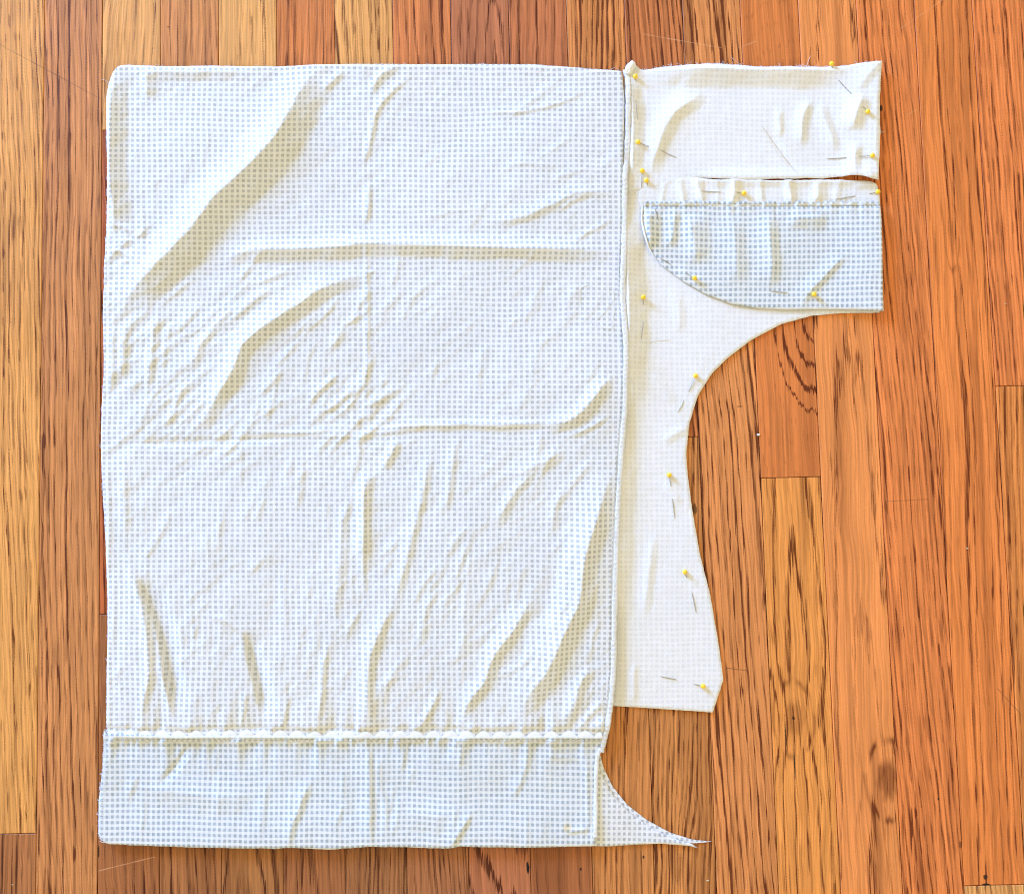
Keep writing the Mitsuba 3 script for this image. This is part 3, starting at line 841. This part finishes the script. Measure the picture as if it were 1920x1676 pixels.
ph = (xs - 213) / per * 2 * np.pi + .7 * nz(xs / 60, xs * 0, 6)
cy = rick(xs) + 2.5 - 5.4 * np.cos(ph)
dyd = np.gradient(cy, xs)
nx, ny = -dyd / np.hypot(1, dyd), 1 / np.hypot(1, dyd)
from scipy.ndimage import gaussian_filter1d
ztr = gaussian_filter1d(np.maximum(z_main(xs, cy - 4), z_main(xs, cy + 4)), 6) + .0009
rows = []
for off, dz in ((-7.0, -.0014), (-6.5, .0), (-2.5, .0003), (2.5, .0003), (6.5, .0), (7.0, -.0014)):
    w = px2w(xs + nx * off, np.minimum(cy + ny * off, rick(xs) + 4.5))
    rows.append(np.column_stack([w, ztr + dz]))
v = np.vstack(rows)
n = len(xs)
f = []
for r in range(5):
    a = np.arange(n - 1) + r * n
    f.append(np.column_stack([a, a + n, a + n + 1]))
    f.append(np.column_stack([a, a + n + 1, a + 1]))
f = np.vstack(f)
scene['pillowcase__rickrack_trim'] = mikit.ply(trimesh.Trimesh(v, f[:, ::-1] if True else f, process=False), 'white_trim', smooth=True)
labels['pillowcase__rickrack_trim'] = {'label': 'white scalloped zigzag trim across the pillowcase'}

BAND = [(202, 1373), (320, 1376.5), (450, 1377), (600, 1377), (760, 1378), (900, 1379), (1040, 1377), (1128, 1379), (1127, 1400), (1117, 1420), (1116, 1500), (1116, 1583), (1060, 1584), (960, 1585), (862, 1583), (842, 1587),
        (760, 1584.5), (690, 1584), (620, 1589), (540, 1585), (528, 1587), (400, 1586), (300, 1583), (210, 1579), (196, 1573), (189, 1562), (189, 1500), (196, 1440), (198, 1395), (199, 1362)]


def band_uv(x, y):
    wy = 9 * nz(x / 85, y / 260, 71) + 2.5 * nz(x / 36, y / 160, 72)
    wx = 3 * nz(x / 80, y / 120, 73)
    return np.column_stack([(x + wx) / 9.55, (y + wy * sst(1380, 1450, y)) / 10.45])


def z_band_top(x, y):
    return np.maximum(z_band(x, y) + .0016 * sst(1400, 1380, y), (np.interp(x, xs, ztr) + .0009) * sst(1396, 1379, y))


scene_out['band'] = cloth('pillowcase__border_band', smooth_poly(BAND, jitter=.6, seed=15), z_band_top, 'check_outside', band_uv, spacing=2.4, thick=.0014,
                          floor=lambda x, y: (np.interp(x, xs, ztr) + .0009) * sst(1396, 1379, y))
labels['pillowcase__border_band'] = {'label': 'border band of crisper blue-grey check below the trim'}
st = trimesh.util.concatenate([tube(px_curve([(a, rick(a + 0.) + 7.5), (a + 3, rick(a + 3.) + 7.7), (a + 6, rick(a + 6.) + 7.5)], .0001, 1.2), .00030, 5) for a in np.arange(208, 1126, 8.0)])
scene['pillowcase__trim_stitching'] = mikit.ply(st, 'white_thread', smooth=True)

# the long side seam: a narrow lumpy overlocked ridge
SEAM = [(1174, 134), (1177, 170), (1177, 230), (1175, 280), (1171, 340), (1170, 420), (1168, 500), (1167, 560), (1170, 610), (1173, 660), (1171, 750), (1164, 850), (1158, 950), (1154, 1050), (1151, 1150), (1149, 1250),
        (1144, 1315), (1138, 1355), (1132, 1385), (1126, 1408)]


def seam_strip(path, half, height, seed, offs=0.0):
    c = densify(path, 1.4)
    t = np.gradient(c, axis=0)
    t /= np.linalg.norm(t, axis=1, keepdims=True)
    nn = np.column_stack([-t[:, 1], t[:, 0]])
    if nn[:, 0].mean() < 0:
        nn = -nn
    s = np.arange(len(c)) * 1.4
    wl = half * (1 + .45 * nz(s / 8, s * 0, seed))
    wr = half * (1 + .55 * nz(s / 9, s * 0, seed + 1))
    base = np.maximum(surface(c[:, 0], c[:, 1]), np.maximum(surface(c[:, 0] - half, c[:, 1]), surface(c[:, 0] + half, c[:, 1])))
    from scipy.ndimage import gaussian_filter1d
    base = gaussian_filter1d(np.maximum(base, .002), 5)
    rows = []
    for q in np.linspace(-1, 1, 9):
        off = np.where(q < 0, wl, wr) * q + offs
        z = base + height * (1 - q * q) ** .7 * (.75 + .7 * nz(s / 5, s * 0 + q * 1.3, seed + 3)) - (.0022 if abs(q) == 1 else 0) + .0003
        rows.append(np.column_stack([px2w(c[:, 0] + nn[:, 0] * off, c[:, 1] + nn[:, 1] * off), z]))
    v = np.vstack(rows)
    n = len(c)
    f = []
    for r in range(8):
        a = np.arange(n - 1) + r * n
        f += [np.column_stack([a, a + n, a + n + 1]), np.column_stack([a, a + n + 1, a + 1])]
    f = np.vstack(f)
    m = trimesh.Trimesh(v, f, process=False)
    if m.face_normals[:, 2].mean() < 0:
        m = trimesh.Trimesh(v, f[:, ::-1], process=False)
    return m, c, nn, base, n


def overlock(c, nn, base, half, height, seed, step=3):
    """The thread that loops back and forth over a seam edge."""
    pts = []
    for j, i in enumerate(range(0, len(c), step)):
        side = 1 if j % 2 else -1
        off = side * half * (.9 + .5 * float(nz(np.array([j / 2.3]), np.array([0.]), seed)[0]))
        for fr in (0, .5):
            o = off * (1 - 2 * fr) if fr else off
            q = c[min(i + (step // 2 if fr else 0), len(c) - 1)] + nn[i] * o
            pts.append([*px2w(q[0], q[1]), base[i] + (height * 1.15 + .0003 if fr else height * .45 + .0003)])
    return tube(np.array(pts), .00022, 4)


m, c, nn, base, n = seam_strip(SEAM, 5.6, .0009, 7)
scene['pillowcase__side_seam'] = mikit.ply(m, 'check_pale', smooth=True, uv=np.column_stack([m.vertices[:, 0] / MPP / 9.7, m.vertices[:, 1] / MPP / 9.7]))
labels['pillowcase__side_seam'] = {'label': 'long overlocked seam on the right side of the pillowcase'}
scene['pillowcase__side_seam__overlock_thread'] = mikit.ply(overlock(c, nn, base, 5.6, .0009, 3), 'white_thread', smooth=True)
st = trimesh.util.concatenate([tube(px_curve([tuple(c[i] - nn[i] * 8.0), tuple(c[i + 1] - nn[i] * 8.0), tuple(c[i + 3] - nn[i] * 8.0)], .0001, 1.4), .00026, 5) for i in range(6, len(c) - 60, 6)])
scene['pillowcase__side_seam__stitching'] = mikit.ply(st, 'grey_thread', smooth=True)
m, c, nn, base, n = seam_strip([(1126, 1400), (1119, 1420), (1117, 1460), (1116, 1520), (1115, 1566)], 4.4, .0008, 17)
scene['pillowcase__band_seam'] = mikit.ply(m, 'white_trim', smooth=True)
labels['pillowcase__band_seam'] = {'label': 'white overlocked seam at the right end of the border band'}
scene['pillowcase__band_seam__overlock_thread'] = mikit.ply(overlock(c, nn, base, 4.2, .0008, 5), 'white_thread', smooth=True)
st = trimesh.util.concatenate([tube(px_curve([tuple(c[i] + o), tuple(c[i + 2] + o), tuple(c[i + 3] + o)], .0018, 1.4), .00034, 5) for i in range(4, len(c) - 6, 6) for o in (np.array([1.5, 0]),)])
scene['pillowcase__band_seam__stitching'] = mikit.ply(st, 'grey_thread', smooth=True)
# the bunched knot of cloth at the head of the seam
bl = trimesh.creation.icosphere(subdivisions=4)
vv = bl.vertices
kn = px2w(1180, 133)
vv = vv * (1 + .35 * (meshkit.noise(vv * 2.3, 4)[:, None] - .5)) * [.0042, .0078, .0028]
vv = trimesh.transformations.rotation_matrix(-.5, [0, 0, 1])[:3, :3] @ vv.T
vv = vv.T + [kn[0], kn[1], .0056]
scene['pillowcase__seam_knot'] = mikit.ply(trimesh.Trimesh(vv, bl.faces, process=False), 'white_trim', smooth=True)
labels['pillowcase__seam_knot'] = {'label': 'bunched frayed cloth at the top of the long seam'}
# left overcast stitches of the border band
pts = []
for j, yy in enumerate(np.arange(1366, 1576, 4.6)):
    xe = np.interp(yy, [1362, 1440, 1500, 1562, 1578], [199, 197, 190, 189.5, 194])
    for q in ((xe - .5, yy, -.0004), (xe + 4.5, yy + 1.3, .0006), (xe + 9, yy + 2.3, .0002)):
        pts.append([*px2w(q[0], q[1]), surface(xe + 6, yy)[0] + q[2]])
scene['pillowcase__border_band__overcast_thread'] = mikit.ply(tube(np.array(pts), .00026, 4), 'white_thread', smooth=True)


# frayed edges: single fibres standing out of the cut cloth
def fray(key, path, count, seed, length=7.0):
    r = np.random.default_rng(seed)
    c = densify(path, 1.5)
    t = np.gradient(c, axis=0)
    t /= np.linalg.norm(t, axis=1, keepdims=True)
    out = []
    for _ in range(count):
        i = r.integers(2, len(c) - 2)
        p, d = c[i], np.array([t[i, 1], -t[i, 0]])           # outwards for a clockwise outline
        L = length * (.3 + r.random() ** 2)
        a = r.normal(0, .8)
        d = np.array([d[0] * math.cos(a) - d[1] * math.sin(a), d[0] * math.sin(a) + d[1] * math.cos(a)])
        q = np.array([p - d * 2, p, p + d * L * .5 + r.normal(0, .6, 2), p + d * L + r.normal(0, 1.2, 2)])
        z0 = max(surface(*(p - d * 3))[0], .0012)
        z = np.array([z0, z0 - .0001, z0 * .7 + .0004, .0006 + .001 * r.random()])
        out.append(tube(np.column_stack([px2w(q[:, 0], q[:, 1]), z]), .00014, 3))
    scene[key] = mikit.ply(trimesh.util.concatenate(out), 'white_thread', smooth=True)
    labels[key] = {'label': 'frayed cotton fibres along the cut edge', 'kind': 'stuff'}


fray('top_piece__fray', [(1196, 131), (1232, 130), (1280, 125), (1330, 122), (1380, 124), (1420, 129), (1470, 128), (1530, 128), (1580, 127), (1615, 123), (1649, 120)], 90, 5, 6)
fray('pillowcase__fray', [(202, 1380), (203, 1290), (205, 1200), (204, 1090), (202, 1000), (196, 900), (193, 830), (194, 760), (198, 700), (197, 600), (199, 500), (203, 420), (206, 330), (204, 250)], 70, 6, 4.5)
fray('pillowcase__fray_001', [(189, 1570), (189, 1500), (196, 1440), (199, 1362)], 40, 7, 5)
fray('pillowcase__fray_002', [(246, 127), (400, 128.5), (640, 126), (900, 125), (1050, 130), (1165, 139)], 60, 8, 3.5)

# ------------------------------------------------------------------ dressmaker's pins
bead = trimesh.creation.icosphere(subdivisions=3, radius=1)
PINS = [
    # head, end of the shaft shown beside the head, second stretch of shaft, what it is called
    ((1190, 149), (1190.5, 156), (1191, 194), (1194, 231), 'yellow headed pin beside the bunched top of the long seam'),
    ((1195, 272), (1215, 279), (1238, 286), (1271, 300), 'yellow headed pin in the left part of the top pale piece, slanting right'),
    ((1203, 324), (1202, 351), None, None, 'yellow headed pin just above another pin where the top piece and pocket meet'),
    ((1211, 342), (1213, 349), (1226, 393), (1234, 418), 'yellow headed pin at the left end of the gathered strip, lower of two close pins'),
    ((1556, 125), (1558, 132), (1570, 155), (1597, 185), 'yellow headed pin sticking out over the ragged top edge of the pale piece'),
    ((1622, 216), (1614, 207), None, None, 'yellow headed pin near the right edge of the top piece, upper of the two there'),
    ((1631, 297), (1607, 298), (1583, 299.5), (1546, 301), 'yellow headed pin lying level near the right edge just above the dark slit'),
    ((1393, 366), (1377, 364), (1349, 363), (1309, 361), 'yellow headed pin in the middle of the pale gathered strip'),
    ((1643, 363), (1629, 366), (1601, 370), (1562, 377), 'yellow headed pin at the right end of the pale gathered strip'),
    ((1300, 525), (1284, 515), (1256, 498), (1234, 485), 'yellow headed pin by the rounded corner of the checked pocket'),
    ((1523, 555), (1509, 554), (1473, 551), (1440, 548), 'yellow headed pin at the lower edge of the checked pocket'),
    ((1205, 560), (1205, 573), (1205.5, 606), (1201, 640), 'yellow headed pin beside the long seam below the pocket'),
    ((1303, 706), (1291, 734), (1281, 752), (1269, 776), 'yellow headed pin near the armhole curve, slanting down to the left'),
    ((1254, 891), (1257, 911), (1260, 936), (1265, 974), 'yellow headed pin at the narrow waist of the bodice piece'),
    ((1283, 1072), (1287, 1082), (1297, 1112), (1305, 1150), 'yellow headed pin on the lower widening part of the bodice piece'),
    ((1317, 1285), (1301, 1282), (1267, 1273), (1236, 1267), 'yellow headed pin in the bottom right corner of the bodice piece'),
]
for (hd, e1, s2, e2, text) in PINS:
    key = numbered('pin')
    labels[key] = {'label': text, 'category': 'pin', 'group': 'yellow headed pins in the fabric'}
    last = e2 or (hd[0] + (e1[0] - hd[0]) * 2.4, hd[1] + (e1[1] - hd[1]) * 2.4)
    hd, e1 = np.array(hd, float), np.array(e1, float)
    ctrl = [hd, e1] + ([np.array(s2, float), np.array(e2, float)] if s2 else [np.array(last, float)])
    line, lift = [], []
    for a in range(len(ctrl) - 1):
        n = max(3, int(np.linalg.norm(ctrl[a + 1] - ctrl[a]) / 2))
        for t in np.linspace(0, 1, n, endpoint=a == len(ctrl) - 2):
            line.append(ctrl[a] * (1 - t) + ctrl[a + 1] * t)
            if a == 0:
                lift.append(.0013 - .0010 * t)
            elif a == 1 and s2:
                lift.append(-.0011 + .0013 * abs(2 * t - 1) ** 6)
            elif a == 1:
                lift.append(.0003 - .0014 * min(1, 4 * t))
            else:
                lift.append(.0003 + .0003 * math.sin(math.pi * t) - .0004 * t ** 4)
    line, lift = np.array(line), np.array(lift)
    z = surface(line[:, 0], line[:, 1])
    if (z[:3] < .001).any():
        z[:4] = .0045
    from scipy.ndimage import gaussian_filter1d
    z = gaussian_filter1d(z, 3.0)
    w = np.column_stack([px2w(line[:, 0], line[:, 1]), z + lift])
    rad = np.full(len(w), .00031)
    rad[-3:] = [.00024, .00016, .00007]
    scene[key + '__shaft'] = mikit.ply(tube(w, rad, 8), 'pin_steel', smooth=True)
    m = bead.copy()
    m.vertices = m.vertices * .00235 + w[0] + [0, 0, .0005]
    scene[key + '__head'] = mikit.ply(m, 'yellow_bead', smooth=True)

# ------------------------------------------------------------------ loose threads and specks
THREADS = [
    ([(1151, 139), (1146, 131), (1152, 128), (1162, 133), (1171, 137), (1178, 131), (1190, 132), (1200, 131)], 'white', .0003, 'loose white thread looped at the top of the long seam'),
    ([(1118, 602), (1130, 590), (1142, 575), (1150, 560), (1147, 545), (1140, 544), (1143, 562), (1151, 582), (1147, 606), (1150, 628), (1160, 642), (1172, 652), (1177, 662)], 'white', .0003, 'long curling white thread on the panel left of the seam at mid height'),
    ([(1088, 578), (1086, 556), (1090, 543), (1101, 538), (1110, 545)], 'white', .0003, 'short hooked white thread left of the long curling thread'),
    ([(1100, 598), (1110, 609), (1126, 617), (1140, 619), (1151, 612)], 'white', .0003, 'curved white thread crossing the long curling thread'),
    ([(1171, 690), (1178, 700), (1181, 714), (1176, 727), (1168, 729), (1170, 716)], 'white', .0003, 'small white thread loop hanging from the seam'),
    ([(1181, 713), (1188, 732), (1186, 748)], 'white', .0003, 'short white thread tail below the seam loop'),
    ([(1200, 642), (1225, 640.5), (1256, 638)], 'white', .0003, 'straight white thread lying across the bodice piece'),
    ([(1369, 107), (1379, 115), (1392, 124)], 'white', .0005, 'short white thread on the planks touching the ragged top edge'),
    ([(1519, 106), (1515, 117), (1510, 129)], 'white', .0005, 'white thread pointing up from the ragged edge near the top pin'),
    ([(1428, 241), (1450, 271), (1470, 299), (1494, 329)], 'tan', .0001, 'tan straight line slanting across the top pale piece'),  # thin tan line laid along the crease of the top piece
    ([(1650, 246), (1655, 249), (1660, 247)], 'white', .0003, 'tiny thread on the floor right of the top pale piece'),
    ([(222, 128), (231, 125), (240, 130)], 'white', .0003, 'tiny thread loop on the upper left corner of the pillowcase'),
    ([(190, 151), (195, 151), (205, 160)], 'white', .0003, 'short thread at the left edge below the upper left corner'),
    ([(292, 121), (300, 126), (309, 131)], 'white', .0003, 'short thread on the top edge right of the upper left corner'),
    ([(192, 905), (190, 912), (197, 922)], 'white', .0003, 'tiny curled thread at the middle of the left edge'),
    ([(197, 484), (203, 478), (201, 470)], 'white', .0003, 'tiny thread tuft sticking out of the left edge above the middle'),
]
for i, (pts, col, lift, text) in enumerate(THREADS):
    key = numbered('thread')
    scene[key] = mikit.ply(tube(px_curve(pts, lift, 1.3, 1.2, 40 + i), .00017 if col == 'white' else .00022, 5), col + '_thread', smooth=True)
    labels[key] = {'label': text, 'category': 'thread', 'group': 'loose threads'}
SPECKS = [((1422, 815), .0016, 'pale fleck on the plank right of the armhole curve'), ((24, 1658), .0009, 'pale fleck on the floor at the lower left corner'), ((1327, 1650), .0013, 'pale fleck on the floor below the pointed flap'),
          ((1813, 1028), .0012, 'pale fleck on the planks near the right edge'), ((1885, 570), .0010, 'pale fleck on the plank at the far right')]
for i, (q, r, text) in enumerate(SPECKS):
    key = numbered('fleck')
    m = trimesh.creation.icosphere(subdivisions=2, radius=1)
    m.vertices = m.vertices * (1 + .6 * (meshkit.noise(m.vertices * 1.7 + i, i)[:, None] - .5)) * [r, r * .6, r * .35] + [*px2w(*q), r * .3]
    scene[key] = mikit.ply(m, 'tan_thread' if i else 'white_thread', smooth=True)
    labels[key] = {'label': text, 'category': 'fleck', 'group': 'pale flecks on the floor'}
